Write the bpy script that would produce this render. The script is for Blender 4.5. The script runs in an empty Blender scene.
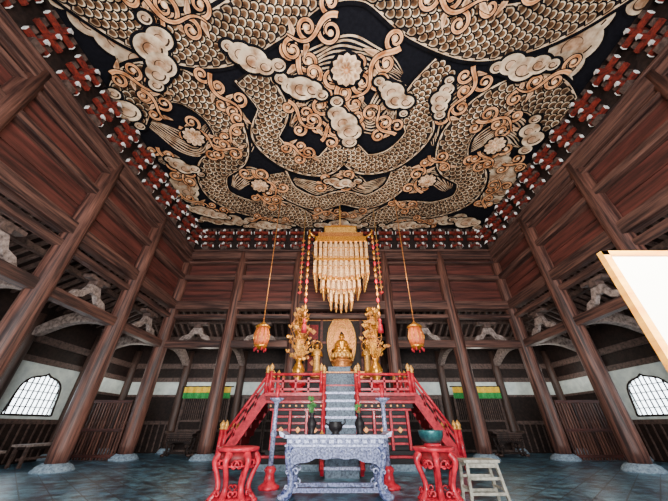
import bpy, bmesh, math, random, bisect
from mathutils import Vector, Euler, Matrix
random.seed(7)
pi=math.pi
# ------------------------------------------------------------ materials
def nm(name):
    m=bpy.data.materials.new(name); m.use_nodes=True
    return m, m.node_tree, m.node_tree.nodes['Principled BSDF']
def surf(name,c1,c2=None,rough=.5,metal=0.,scale=(3,3,3),nscale=2.0,bump=.0,detail=6,spread=(.35,.65),coat=0,spec=.5):
    m,nt,b=nm(name)
    b.inputs['Roughness'].default_value=rough; b.inputs['Metallic'].default_value=metal
    b.inputs['Coat Weight'].default_value=coat; b.inputs['Specular IOR Level'].default_value=spec
    if c2 is None: c2=tuple(x*.7 for x in c1)
    tc=nt.nodes.new('ShaderNodeTexCoord'); mp=nt.nodes.new('ShaderNodeMapping'); mp.inputs['Scale'].default_value=scale
    no=nt.nodes.new('ShaderNodeTexNoise'); no.inputs['Scale'].default_value=nscale; no.inputs['Detail'].default_value=detail; no.inputs['Roughness'].default_value=.65
    cr=nt.nodes.new('ShaderNodeValToRGB'); cr.color_ramp.elements[0].position=spread[0]; cr.color_ramp.elements[1].position=spread[1]
    cr.color_ramp.elements[0].color=(*c2,1); cr.color_ramp.elements[1].color=(*c1,1)
    L=nt.links.new
    L(tc.outputs['Object'],mp.inputs['Vector']); L(mp.outputs[0],no.inputs['Vector']); L(no.outputs['Fac'],cr.inputs['Fac']); L(cr.outputs[0],b.inputs['Base Color'])
    if bump:
        bp=nt.nodes.new('ShaderNodeBump'); bp.inputs['Strength'].default_value=bump; bp.inputs['Distance'].default_value=.02
        L(no.outputs['Fac'],bp.inputs['Height']); L(bp.outputs[0],b.inputs['Normal'])
    return m
W_COL=surf('column_wood',(.215,.092,.066),(.016,.007,.007),.5,scale=(7,7,.3),nscale=1.6,bump=.6,spread=(.40,.70),detail=9,spec=.35)
W_COLG=surf('aisle_column_wood',(.07,.035,.025),(.015,.009,.008),.6,scale=(5,5,.35),nscale=1.6,bump=.4)
W_BEAMY=surf('beam_wood_y',(.165,.075,.055),(.015,.007,.007),.55,scale=(7,.35,7),nscale=1.5,bump=.5,spread=(.40,.70),detail=9,spec=.35)
W_BEAMX=surf('beam_wood_x',(.165,.075,.055),(.015,.007,.007),.55,scale=(.35,7,7),nscale=1.5,bump=.5,spread=(.40,.70),detail=9,spec=.35)
W_PLY=surf('plank_wood_y',(.125,.032,.024),(.018,.006,.005),.6,scale=(6,.35,6),nscale=1.2,bump=.4,spread=(.36,.68),detail=9,spec=.35)
W_PLX=surf('plank_wood_x',(.125,.032,.024),(.018,.006,.005),.6,scale=(.35,6,6),nscale=1.2,bump=.4,spread=(.36,.68),detail=9,spec=.35)
W_DARK=surf('dark_wood',(.020,.011,.009),(.005,.003,.003),.65,nscale=3,bump=.2,spec=.25)
W_RAFT=surf('rafter_wood',(.105,.064,.052),(.018,.010,.009),.6,nscale=3,bump=.2)
W_PALE=surf('weathered_wood',(.30,.235,.21),(.05,.034,.03),.6,nscale=3,bump=.2)
W_TAN=surf('stool_wood',(.40,.38,.31),(.12,.11,.085),.6,nscale=4,bump=.2)
RED=surf('red_lacquer',(.58,.016,.038),(.22,.007,.015),.4,nscale=3,coat=.1,spec=.3)
DRED=surf('dark_red_lacquer',(.20,.010,.014),(.06,.005,.006),.5,nscale=3,spec=.2)
BRED=surf('bracket_red',(.22,.026,.016),(.04,.008,.007),.55,nscale=3,spec=.3)
WHITE=surf('white_paint',(.90,.89,.88),(.70,.69,.68),.6,nscale=4)
PLAST=surf('white_plaster',(.62,.70,.66),(.42,.50,.50),.85,nscale=1)
GOLD=surf('gold_leaf',(.95,.45,.06),(.32,.12,.012),.3,metal=.75,nscale=7)
GOLDP=surf('gold_matte',(.85,.45,.10),(.32,.14,.025),.42,metal=.35,nscale=6)
COPP=surf('copper_gilt',(.72,.29,.075),(.22,.065,.015),.4,metal=.5,nscale=9)
PGOLD=surf('pale_gold',(.95,.60,.31),(.42,.20,.075),.42,metal=.3,nscale=6)
BLUEG=surf('blue_grey_lacquer',(.20,.23,.42),(.02,.028,.08),.4,nscale=9,bump=.3,spread=(.42,.6),spec=.3)
STONE=surf('plinth_stone',(.27,.37,.46),(.09,.13,.18),.75,nscale=5,bump=.3)
STEPS=surf('step_slate',(.12,.18,.25),(.02,.033,.055),.5,nscale=6,bump=.1,spec=.3)
BRONZE=surf('green_bronze',(.05,.22,.22),(.015,.06,.08),.35,metal=.6,nscale=5)
BLACK=surf('black_lacquer',(.012,.010,.012),(.005,.004,.005),.5,nscale=5,spec=.2)
GREEN=surf('green_cloth',(.02,.30,.06),(.01,.14,.03),.8,nscale=5)
YELL=surf('yellow_cloth',(.75,.50,.03),(.55,.34,.02),.8,nscale=5)
LEAF=surf('leaf_green',(.05,.22,.04),(.015,.08,.015),.6,nscale=5)
ORNG=surf('orange_cloth',(.80,.18,.05),(.40,.05,.015),.6,nscale=9)
CREAM=surf('notice_paper',(.96,.93,.80),(.91,.87,.74),.7,nscale=1)
FRAMEW=surf('notice_frame_wood',(.88,.42,.04),(.62,.22,.02),.5,scale=(1,1,6),nscale=3)
SILV=surf('silver_paint',(.38,.41,.60),(.07,.085,.18),.4,metal=.2,nscale=8,spread=(.4,.6))

def floor_mat():
    m,nt,b=nm('floor_tiles'); L=nt.links.new
    tc=nt.nodes.new('ShaderNodeTexCoord'); mp=nt.nodes.new('ShaderNodeMapping'); mp.inputs['Rotation'].default_value=(0,0,pi/4); mp.inputs['Scale'].default_value=(1/.42,1/.42,1)
    br=nt.nodes.new('ShaderNodeTexBrick'); br.offset=0; br.inputs['Scale'].default_value=1; br.inputs['Brick Width'].default_value=1; br.inputs['Row Height'].default_value=1
    br.inputs['Mortar Size'].default_value=.03; br.inputs['Color1'].default_value=(.012,.044,.085,1); br.inputs['Color2'].default_value=(.032,.082,.13,1); br.inputs['Mortar'].default_value=(.003,.006,.012,1)
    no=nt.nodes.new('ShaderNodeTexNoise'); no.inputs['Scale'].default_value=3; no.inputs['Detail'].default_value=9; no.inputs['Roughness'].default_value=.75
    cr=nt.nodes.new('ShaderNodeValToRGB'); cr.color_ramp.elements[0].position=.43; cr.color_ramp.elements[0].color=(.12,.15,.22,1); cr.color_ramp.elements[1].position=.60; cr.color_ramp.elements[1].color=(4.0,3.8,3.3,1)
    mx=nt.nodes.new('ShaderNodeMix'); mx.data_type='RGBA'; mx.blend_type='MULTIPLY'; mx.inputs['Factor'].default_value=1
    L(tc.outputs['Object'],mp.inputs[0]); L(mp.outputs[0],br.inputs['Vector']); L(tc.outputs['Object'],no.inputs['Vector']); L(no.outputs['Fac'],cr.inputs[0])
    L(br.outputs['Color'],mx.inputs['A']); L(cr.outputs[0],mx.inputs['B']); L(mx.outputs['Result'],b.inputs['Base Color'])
    b.inputs['Roughness'].default_value=.32; b.inputs['Specular IOR Level'].default_value=.35
    bp=nt.nodes.new('ShaderNodeBump'); bp.inputs['Strength'].default_value=.5; bp.inputs['Distance'].default_value=.012
    L(no.outputs['Fac'],bp.inputs['Height']); L(bp.outputs[0],b.inputs['Normal'])
    return m
FLOOR=floor_mat()

# ------------------------------------------------------------ builder
class B:
    def __init__(s): s.v=[];s.f=[];s.m=[];s.sm=[];s.mats=[]
    def mi(s,mat):
        if mat not in s.mats: s.mats.append(mat)
        return s.mats.index(mat)
    def add(s,vs,fs,mat,smooth=False):
        o=len(s.v); s.v+= [tuple(v) for v in vs]; k=s.mi(mat)
        for f in fs: s.f.append([i+o for i in f]); s.m.append(k); s.sm.append(smooth)
    def box(s,c,d,mat,rot=None):
        x,y,z=d[0]/2,d[1]/2,d[2]/2
        vs=[Vector(p) for p in ((-x,-y,-z),(x,-y,-z),(x,y,-z),(-x,y,-z),(-x,-y,z),(x,-y,z),(x,y,z),(-x,y,z))]
        if rot: 
            R=Euler(rot).to_matrix(); vs=[R@v for v in vs]
        c=Vector(c); vs=[v+c for v in vs]
        s.add(vs,[(0,3,2,1),(4,5,6,7),(0,1,5,4),(1,2,6,5),(2,3,7,6),(3,0,4,7)],mat)
    def beam(s,p0,p1,w,h,mat):
        p0=Vector(p0);p1=Vector(p1);d=(p1-p0).normalized()
        up=Vector((0,0,1)) if abs(d.z)<.95 else Vector((0,1,0))
        a=d.cross(up).normalized(); u=a.cross(d).normalized()
        vs=[]
        for p in (p0,p1):
            for (i,j) in ((-1,-1),(1,-1),(1,1),(-1,1)): vs.append(p+a*i*w/2+u*j*h/2)
        s.add(vs,[(0,3,2,1),(4,5,6,7),(0,1,5,4),(1,2,6,5),(2,3,7,6),(3,0,4,7)],mat)
    def tube(s,pts,rad,mat,n=8,smooth=True,cap=True):
        pts=[Vector(p) for p in pts]
        if not hasattr(rad,'__len__'): rad=[rad]*len(pts)
        vs=[];N=len(pts);ref=None
        for i,p in enumerate(pts):
            d=(pts[min(i+1,N-1)]-pts[max(i-1,0)]).normalized()
            if ref is None:
                ref=Vector((1,0,0)) if abs(d.x)<.8 else Vector((0,1,0))
            a=(ref-d*ref.dot(d)).normalized(); ref=a; b=d.cross(a)
            for k in range(n):
                t=2*pi*k/n; vs.append(p+(a*math.cos(t)+b*math.sin(t))*rad[i])
        fs=[]
        for i in range(N-1):
            for k in range(n):
                k2=(k+1)%n; fs.append((i*n+k,i*n+k2,(i+1)*n+k2,(i+1)*n+k))
        if cap: fs.append(tuple(range(n))[::-1]); fs.append(tuple((N-1)*n+k for k in range(n)))
        s.add(vs,fs,mat,smooth)
    def cyl(s,p0,p1,r0,r1,mat,n=16): s.tube([p0,p1],[r0,r1],mat,n)
    def lathe(s,o,prof,mat,n=20,sx=1,sy=1,flute=0,nf=8):
        vs=[];o=Vector(o)
        for (r,z) in prof:
            for k in range(n):
                t=2*pi*k/n; rr=r*(1+flute*math.cos(nf*t)); vs.append(o+Vector((rr*math.cos(t)*sx,rr*math.sin(t)*sy,z)))
        fs=[]
        for i in range(len(prof)-1):
            for k in range(n):
                k2=(k+1)%n; fs.append((i*n+k,i*n+k2,(i+1)*n+k2,(i+1)*n+k))
        fs.append(tuple(range(n))[::-1]); fs.append(tuple((len(prof)-1)*n+k for k in range(n)))
        s.add(vs,fs,mat,n>8)
    def ell(s,c,r,mat,rot=None,n=12,m=7):
        vs=[];c=Vector(c);R=Euler(rot).to_matrix() if rot else Matrix.Identity(3)
        for i in range(m+1):
            ph=-pi/2+pi*i/m*.999+.0005
            for k in range(n):
                t=2*pi*k/n
                vs.append(c+R@Vector((r[0]*math.cos(ph)*math.cos(t),r[1]*math.cos(ph)*math.sin(t),r[2]*math.sin(ph))))
        fs=[(i*n+k,i*n+(k+1)%n,(i+1)*n+(k+1)%n,(i+1)*n+k) for i in range(m) for k in range(n)]
        s.add(vs,fs,mat,True)
    def ext(s,poly,o,ux,uy,depth,mat,smooth=False):
        o=Vector(o);ux=Vector(ux);uy=Vector(uy);w=ux.cross(uy).normalized()*depth/2
        n=len(poly); vs=[o+ux*a+uy*b-w for a,b in poly]+[o+ux*a+uy*b+w for a,b in poly]
        fs=[tuple(range(n))[::-1],tuple(range(n,2*n))]+[(i,(i+1)%n,(i+1)%n+n,i+n) for i in range(n)]
        s.add(vs,fs,mat,smooth)
    def obj(s,name,bevel=0,normals=True):
        xs=[v[0] for v in s.v];ys=[v[1] for v in s.v];zs=[v[2] for v in s.v]
        o=Vector(((min(xs)+max(xs))/2,(min(ys)+max(ys))/2,min(zs)))
        me=bpy.data.meshes.new(name); me.from_pydata([Vector(v)-o for v in s.v],[],s.f)
        for m in s.mats: me.materials.append(m)
        me.polygons.foreach_set('material_index',s.m); me.polygons.foreach_set('use_smooth',s.sm)
        if normals:
            bm=bmesh.new(); bm.from_mesh(me); bmesh.ops.recalc_face_normals(bm,faces=bm.faces); bm.to_mesh(me); bm.free()
        me.update()
        ob=bpy.data.objects.new(name,me); ob.location=o; bpy.context.scene.collection.objects.link(ob)
        if bevel:
            md=ob.modifiers.new('b','BEVEL'); md.width=bevel; md.segments=2; md.limit_method='ANGLE'
        return ob

XC=8.35; XO=11.4; YB=13.0; YO=16.1; ZC=10.8; YF=-5.6
rows=[13.0,9.9,6.8,3.7,.6,-2.5]
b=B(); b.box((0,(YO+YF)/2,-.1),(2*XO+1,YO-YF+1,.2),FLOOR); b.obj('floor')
# ------------------------------------------------------------ columns
def column(x,y,r=.285,h=9.35,mat=W_COL):
    b=B()
    b.lathe((x,y,0),[(r*1.75,0),(r*1.75,.05),(r*1.6,.08),(r*1.5,.13),(r*1.2,.18),(r*1.1,.2)],STONE,28)
    b.lathe((x,y,.2),[(r*.94,0),(r,.3),(r,h*.35),(r*.95,h*.7),(r*.84,h-.2)],mat,28)
    b.obj('wooden_column')
for y in rows:
    for sx in (-1,1): column(sx*XC,y)
for x in (-5.35,-2.3,2.3,5.35): column(x,YB)
for y in rows:
    for sx in (-1,1): column(sx*(XO-.12),y,.2,4.6,W_COLG)
for x in (-XO+.12,-XC,-5.35,-2.3,2.3,5.35,XC,XO-.12): column(x,YO-.12,.2,4.6,W_COLG)

# ------------------------------------------------------------ upper nave walls
BEAMS=((8.95,.42,.44),(8.52,.12,.36),(7.62,.26,.36),(6.1,.42,.40),(5.55,.2,.26),(4.25,.32,.3))
FROG=[(-.75,0),(-.6,.22),(-.35,.3),(-.2,.6),(.2,.6),(.35,.3),(.6,.22),(.75,0),(.5,.02),(.3,.1),(.12,.32),(-.12,.32),(-.3,.1),(-.5,.02)]
def upper_side(sx,name):
    b=B(); x=sx*(XC+.12); L=YB-YF; yc=(YB+YF)/2
    b.box((sx*(XC+.25),yc,8.4),(.06,L,4.9),W_DARK)
    z=6.15;i=0
    while z<9.1:
        b.box((x+sx*.025*(i%2),yc,z+.2),(.1,L,.385),W_PLY); z+=.4;i+=1
    b.obj(name)
    t=B()
    for z,h,w in BEAMS: t.box((sx*XC,yc,z),(w,L,h),W_BEAMY)
    t.box((sx*XC,yc,9.22),(.6,L,.1),W_BEAMY)
    ys=sorted(rows)
    for y0,y1 in zip(ys[:-1],ys[1:]):
        ym=(y0+y1)/2
        t.ext(FROG,(sx*XC,ym,4.41),(0,1,0),(0,0,1),.16,W_PALE)
        t.box((sx*XC,ym,5.2),(.28,.9,.12),W_RAFT); t.box((sx*XC,ym,5.1),(.3,.3,.2),W_RAFT)
    t.obj('trim_beams_'+name.split('_')[-1],.02)
upper_side(-1,'wall_upper_left'); upper_side(1,'wall_upper_right')
b=B(); b.box((0,YB+.25,8.4),(2*XC,.06,4.9),W_DARK)
z=6.15;i=0
while z<9.1:
    b.box((0,YB+.12+.025*(i%2),z+.2),(2*XC,.1,.385),W_PLX); z+=.4;i+=1
b.obj('wall_upper_back')
t=B()
for z,h,w in BEAMS:
    if z<5: 
        for a,c in ((-XC,-2.3),(2.3,XC)): t.box(((a+c)/2,YB,z),(c-a,w,h),W_BEAMX)
    else: t.box((0,YB,z),(2*XC,w,h),W_BEAMX)
t.box((0,YB,9.22),(2*XC,.6,.1),W_BEAMX)
xs=[-XC,-5.35,-2.3,2.3,5.35,XC]
for a,c in zip(xs[:-1],xs[1:]):
    k=(a+c)/2
    if abs(k)>1:
        t.ext(FROG,(k,YB,4.41),(1,0,0),(0,0,1),.16,W_PALE)
        t.box((k,YB,5.2),(.9,.28,.12),W_RAFT); t.box((k,YB,5.1),(.3,.3,.2),W_RAFT)
t.obj('trim_beams_back',.02)

# ------------------------------------------------------------ bracket frieze
def cluster(b,o,n,t):
    o=Vector(o);n=Vector(n);t=Vector(t);up=Vector((0,0,1))
    def bx(dn,dt,z,ln,lt,h,mat):
        c=o+n*dn+t*dt+up*z
        b.box(c,(abs(n.x)*ln+abs(t.x)*lt,abs(n.y)*ln+abs(t.y)*lt,h),mat)
    bx(.05,0,.12,.3,.3,.22,W_RAFT)
    for k in range(3):
        z=.34+.36*k; off=.02+.12*k; half=.30+.05*k
        bx(off,0,z,.11,half*2,.13,BRED)
        for sgn in (-1,1):
            bx(off,sgn*(half+.01),z,.11,.03,.13,WHITE if k!=1 else BRED)
            bx(off,sgn*(half-.09),z+.15,.15,.15,.13,W_RAFT)
        bx(off,0,z+.15,.15,.15,.13,W_RAFT)
        reach=off+.24
        bx(reach/2,0,z,reach,.10,.14,BRED)
        c=o+n*(reach)+up*z
        b.ext([(0,-.05),(.08,-.08),(.19,-.18),(.12,-.02),(.07,.05),(0,.05)],c,n,(0,0,1),.07,WHITE)
b=B()
for sx in (-1,1):
    y=YB-.55
    while y>YF+.3:
        cluster(b,(sx*(XC-.1),y,9.27),(-sx,0,0),(0,1,0)); y-=1.033
for i in range(16): cluster(b,(-7.5+i*1.0,YB-.1,9.27),(0,-1,0),(1,0,0))
b.obj('ceiling_bracket_frieze')
b=B()
for sx in (-1,1):
    b.box((sx*(XC+.0),(YB+YF)/2,10.0),(.1,YB-YF,1.5),W_DARK)
    b.box((sx*(XC-.14),(YB+YF)/2,10.72),(.2,YB-YF,.14),W_DARK)
b.box((0,YB,10.0),(2*XC,.1,1.5),W_DARK); b.box((0,YB-.14,10.72),(2*XC,.2,.14),W_DARK)
b.obj('trim_frieze_boards')
MATB=surf('matte_black_ground',(.006,.006,.009),(.003,.003,.005),.95,nscale=3,spec=.1)
b=B(); b.box((0,(YB+YF)/2,ZC+.15),(2*XC+.6,YB-YF+.6,.2),MATB); b.obj('ceiling')

# ---------------- ceiling painting: generic stand-in ornament (clouds, vine scrolls, fish-scale-patterned ribbons, water lines)
pv=[];pf=[];pc=[]
zlev=[ZC+.03]
def pp(pts,cols,dz=4e-5):
    zlev[0]-=dz; o=len(pv)
    for p in pts: pv.append((p[0],p[1],zlev[0]))
    pf.append(list(range(o,o+len(pts)))[::-1])
    if isinstance(cols[0],(float,int)): cols=[cols]*len(pts)
    pc.extend(cols)
def fan(c,ring,cc,cr):
    o=len(pv); zlev[0]-=4e-5
    pv.append((c[0],c[1],zlev[0])); pc.append(cc)
    for i,p in enumerate(ring): pv.append((p[0],p[1],zlev[0])); pc.append(cr[i] if not isinstance(cr[0],(float,int)) else cr)
    n=len(ring)
    for i in range(n): pf.append([o,o+1+(i+1)%n,o+1+i])
INK=(.004,.004,.006); TAN=(.40,.21,.10); LT=(.80,.56,.34); CR=(.98,.80,.58); BR=(.10,.05,.028); OR=(.75,.29,.09); DK=(.02,.014,.012); GREY=(.40,.28,.20)
def cat(P,step=.05):
    out=[];n=len(P)
    for i in range(n-1):
        p0=Vector(P[max(i-1,0)]);p1=Vector(P[i]);p2=Vector(P[i+1]);p3=Vector(P[min(i+2,n-1)])
        k=max(2,int((p2-p1).length/step))
        for j in range(k):
            t=j/k
            out.append(.5*((2*p1)+(p2-p0)*t+(2*p0-5*p1+4*p2-p3)*t*t+(-p0+3*p1-3*p2+p3)*t**3))
    out.append(Vector(P[-1])); return out
def mix(a,b2,t): return tuple(a[i]*(1-t)+b2[i]*t for i in range(3))
SC=[(-.45,-.5),(.1,-.5),(.32,-.4),(.48,-.2),(.54,0),(.48,.2),(.32,.4),(.1,.5),(-.45,.5)]
def ribbon(pts,wl,col0,col1):
    n=len(pts);zlev[0]-=4e-5;o=len(pv)
    for i,p in enumerate(pts):
        d=(pts[min(i+1,n-1)]-pts[max(i-1,0)]).normalized(); nn=Vector((-d.y,d.x)); w=wl(i/(n-1))
        for sg,c in ((-1,col0),(0,col1),(1,col0)): q=p+nn*w*sg; pv.append((q.x,q.y,zlev[0])); pc.append(c)
    for i in range(n-1):
        for k in (0,1): a=o+i*3+k; pf.append([a,a+1,a+4,a+3])
def band(P,W,tone=1.0,sz0=.25):
    """ribbon of overlapping fish-scale ornament with plain cream borders, constant width"""
    pts=cat(P); n=len(pts)
    ribbon(pts,lambda t:W+.16,INK,INK)
    ribbon(pts,lambda t:W+.05,mix(TAN,CR,.6),BR)
    ribbon(pts,lambda t:W-.02,DK,DK)
    s=[0]
    for i in range(1,n): s.append(s[-1]+(pts[i]-pts[i-1]).length)
    T=s[-1]
    def at(d):
        i=min(max(bisect.bisect(s,d)-1,0),n-2); u=(d-s[i])/(s[i+1]-s[i]+1e-9)
        p=pts[i].lerp(pts[i+1],min(max(u,0),1)); t=(pts[min(i+2,n-1)]-pts[max(i-1,0)]).normalized()
        return p,t,Vector((-t.y,t.x))
    rs=sz0; d=0; r=0; nac=max(2,int(W*2/sz0)); lw=2*W/nac
    while d<T-.05:
        p,t,nn=at(T-d); zl=zlev[0]-4e-5*4
        wob=.82+.18*math.sin(d*1.3)
        for q in range(nac+1):
            off=-W+(q+(.5 if r%2 else 0))*lw
            if off>W-lw*.3 or off<-W+lw*.3: continue
            c=p+nn*off
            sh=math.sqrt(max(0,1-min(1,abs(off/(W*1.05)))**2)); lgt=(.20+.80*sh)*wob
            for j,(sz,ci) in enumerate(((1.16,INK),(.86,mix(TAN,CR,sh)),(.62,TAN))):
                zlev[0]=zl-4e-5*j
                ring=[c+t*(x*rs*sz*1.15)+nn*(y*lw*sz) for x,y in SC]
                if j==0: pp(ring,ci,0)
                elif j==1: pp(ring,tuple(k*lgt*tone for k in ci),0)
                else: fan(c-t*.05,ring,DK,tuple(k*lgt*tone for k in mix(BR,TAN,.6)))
        zlev[0]=zl-4e-5*4
        d+=rs*.72; r+=1
def cloud(cx,cy,L,ang,hw,seed,tone=1.0):
    rnd=random.Random(seed); d=Vector((math.cos(ang),math.sin(ang))); nn=Vector((-d.y,d.x))
    n=max(3,int(L/(hw*.75))); blobs=[]
    for i in range(n):
        u=i/(n-1)-.5; r=hw*(1-1.1*abs(u))*(.8+.4*rnd.random()); blobs.append((Vector((cx,cy))+d*u*L+nn*rnd.uniform(-.5,.5)*hw,max(r,.12)))
    for c0,r in blobs: fan(c0,[c0+Vector(((r+.08)*math.cos(t*pi/12)*1.25,(r+.08)*math.sin(t*pi/12))) for t in range(24)],INK,INK)
    for c0,r in blobs:
        R=[c0+Vector((r*math.cos(t*pi/14)*1.25,r*math.sin(t*pi/14))) for t in range(28)]
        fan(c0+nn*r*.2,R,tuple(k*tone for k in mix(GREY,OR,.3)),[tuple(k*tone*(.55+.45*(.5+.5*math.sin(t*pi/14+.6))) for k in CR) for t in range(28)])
        sp=[c0+Vector((math.cos(a)*r*.72*(1-a/9.5)*1.2,math.sin(a)*r*.72*(1-a/9.5))) for a in [j*.32 for j in range(20)]]
        ribbon(sp,lambda t:.024*(1.2-t),BR,DK)
def stroke(pts,w,col):
    ribbon(pts,lambda t:w*(1.05-t)**.6+.035,INK,INK)
    ribbon(pts,lambda t:w*(1.05-t)**.6,mix(col,CR,.35),mix(col,BR,.2))
def spiral(p,a,r,sg,w,col):
    c=p+Vector((-math.sin(a),math.cos(a)))*sg*r; pts=[]
    a0=math.atan2(p.y-c.y,p.x-c.x)
    for j in range(34):
        u=j/33; th=a0+sg*u*3.4*pi*.8; rr=r*(1-.85*u); pts.append(c+Vector((math.cos(th),math.sin(th)))*rr)
    stroke(pts,w,col)
    e=pts[-1]; fan(e,[e+Vector((math.cos(t)*w*1.6,math.sin(t)*w*1.6)) for t in [k*pi/5 for k in range(10)]],CR,mix(col,CR,.3))
def vine(x,y,ang,L,seed,sc=1.0,col=OR):
    rnd=random.Random(seed); pts=[];p=Vector((x,y));N=60;ph=rnd.uniform(0,6)
    dirs=[]
    for i in range(N):
        a=ang+.75*math.sin(i/N*2*pi*L/1.9+ph); pts.append(p.copy()); dirs.append(a); p=p+Vector((math.cos(a),math.sin(a)))*L/N
    k=max(3,int(L/.38)); sg=1
    for i in range(k):
        j=min(N-2,int((i+.5)/k*N)); spiral(pts[j],dirs[j]+sg*.3,.25*sc*rnd.uniform(.8,1.2),sg,.046*sc,col); sg=-sg
        d=Vector((math.cos(dirs[j]+sg*.9),math.sin(dirs[j]+sg*.9))); n2=Vector((-d.y,d.x)); q=pts[j]; Lf=.38*sc
        ring=[q,q+d*Lf*.35+n2*Lf*.22,q+d*Lf*.75+n2*Lf*.14,q+d*Lf*1.1,q+d*Lf*.7-n2*Lf*.10,q+d*Lf*.3-n2*Lf*.16]
        pp([q+(v-q)*1.12-d*.01 for v in ring],INK); fan(q+d*Lf*.4,ring,mix(TAN,BR,.4),mix(col,CR,.45))
    stroke(pts,.06*sc,col)
def waterlines(P,n,gap,w=.024):
    pts=cat(P,.09); N=len(pts)
    for k in range(n):
        o=(k-(n-1)/2)*gap; q=[]
        for i,p in enumerate(pts):
            d=(pts[min(i+1,N-1)]-pts[max(i-1,0)]).normalized(); q.append(p+Vector((-d.y,d.x))*(o*(.35+.65*math.sin(pi*i/(N-1)))+.03*math.sin(i*.5+k)))
        ribbon(q,lambda t:w*math.sin(pi*min(1,t+.02))+.004,mix(TAN,CR,.7),mix(TAN,CR,.3))
def rosette(x,y,r,n=10):
    c=Vector((x,y))
    fan(c,[c+Vector((math.cos(t*pi/16),math.sin(t*pi/16)))*(r*1.12) for t in range(32)],INK,INK)
    for rr,k in ((r,n),(r*.62,n-2)):
        for i in range(k):
            a=2*pi*i/k; d=Vector((math.cos(a),math.sin(a))); m=Vector((-d.y,d.x))
            ring=[c,c+d*rr*.45+m*rr*.24,c+d*rr*.85+m*rr*.2,c+d*rr,c+d*rr*.85-m*rr*.2,c+d*rr*.45-m*rr*.24]
            fan(c+d*rr*.5,ring,TAN,mix(CR,OR,.25))
    fan(c,[c+Vector((math.cos(t*pi/8),math.sin(t*pi/8)))*r*.2 for t in range(16)],CR,OR)
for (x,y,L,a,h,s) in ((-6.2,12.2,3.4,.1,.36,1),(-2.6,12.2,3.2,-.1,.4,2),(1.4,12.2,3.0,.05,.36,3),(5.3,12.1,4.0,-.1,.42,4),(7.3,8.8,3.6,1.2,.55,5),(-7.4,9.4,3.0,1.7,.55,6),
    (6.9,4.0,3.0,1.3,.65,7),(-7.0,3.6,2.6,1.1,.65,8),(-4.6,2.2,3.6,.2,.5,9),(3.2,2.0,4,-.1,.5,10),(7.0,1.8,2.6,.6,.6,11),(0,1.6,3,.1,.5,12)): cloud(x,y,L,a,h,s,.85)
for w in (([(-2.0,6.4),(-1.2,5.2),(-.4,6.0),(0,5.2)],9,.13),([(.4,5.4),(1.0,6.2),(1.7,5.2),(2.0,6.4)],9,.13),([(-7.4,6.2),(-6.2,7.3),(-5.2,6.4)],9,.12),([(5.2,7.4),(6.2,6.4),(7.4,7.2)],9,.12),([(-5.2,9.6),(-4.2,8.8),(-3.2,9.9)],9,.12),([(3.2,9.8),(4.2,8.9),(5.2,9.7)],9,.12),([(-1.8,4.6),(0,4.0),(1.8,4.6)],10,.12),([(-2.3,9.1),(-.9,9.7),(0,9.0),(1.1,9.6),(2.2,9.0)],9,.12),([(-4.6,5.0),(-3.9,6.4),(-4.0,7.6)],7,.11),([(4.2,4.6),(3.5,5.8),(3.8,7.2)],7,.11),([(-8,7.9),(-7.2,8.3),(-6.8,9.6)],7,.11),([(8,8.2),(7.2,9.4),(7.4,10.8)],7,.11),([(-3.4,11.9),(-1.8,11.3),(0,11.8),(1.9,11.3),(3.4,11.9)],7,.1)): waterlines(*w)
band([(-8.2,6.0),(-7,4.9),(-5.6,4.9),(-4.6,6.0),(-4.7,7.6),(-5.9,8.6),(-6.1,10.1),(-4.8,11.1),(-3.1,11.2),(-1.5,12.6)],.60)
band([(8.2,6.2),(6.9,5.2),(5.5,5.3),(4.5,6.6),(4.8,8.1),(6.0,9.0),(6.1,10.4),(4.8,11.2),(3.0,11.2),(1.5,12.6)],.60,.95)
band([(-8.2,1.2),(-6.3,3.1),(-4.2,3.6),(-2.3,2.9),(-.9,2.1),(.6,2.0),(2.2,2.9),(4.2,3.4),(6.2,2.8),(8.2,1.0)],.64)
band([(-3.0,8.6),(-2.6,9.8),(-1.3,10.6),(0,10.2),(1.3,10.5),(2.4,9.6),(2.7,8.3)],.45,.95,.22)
band([(-3.2,4.4),(-2.6,5.6),(-3.1,6.8),(-2.2,7.9),(-.9,8.2),(0,7.4),(.9,8.1),(2.1,7.8),(2.9,6.6),(2.5,5.4),(3.2,4.3)],.50,1,.23)
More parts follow.
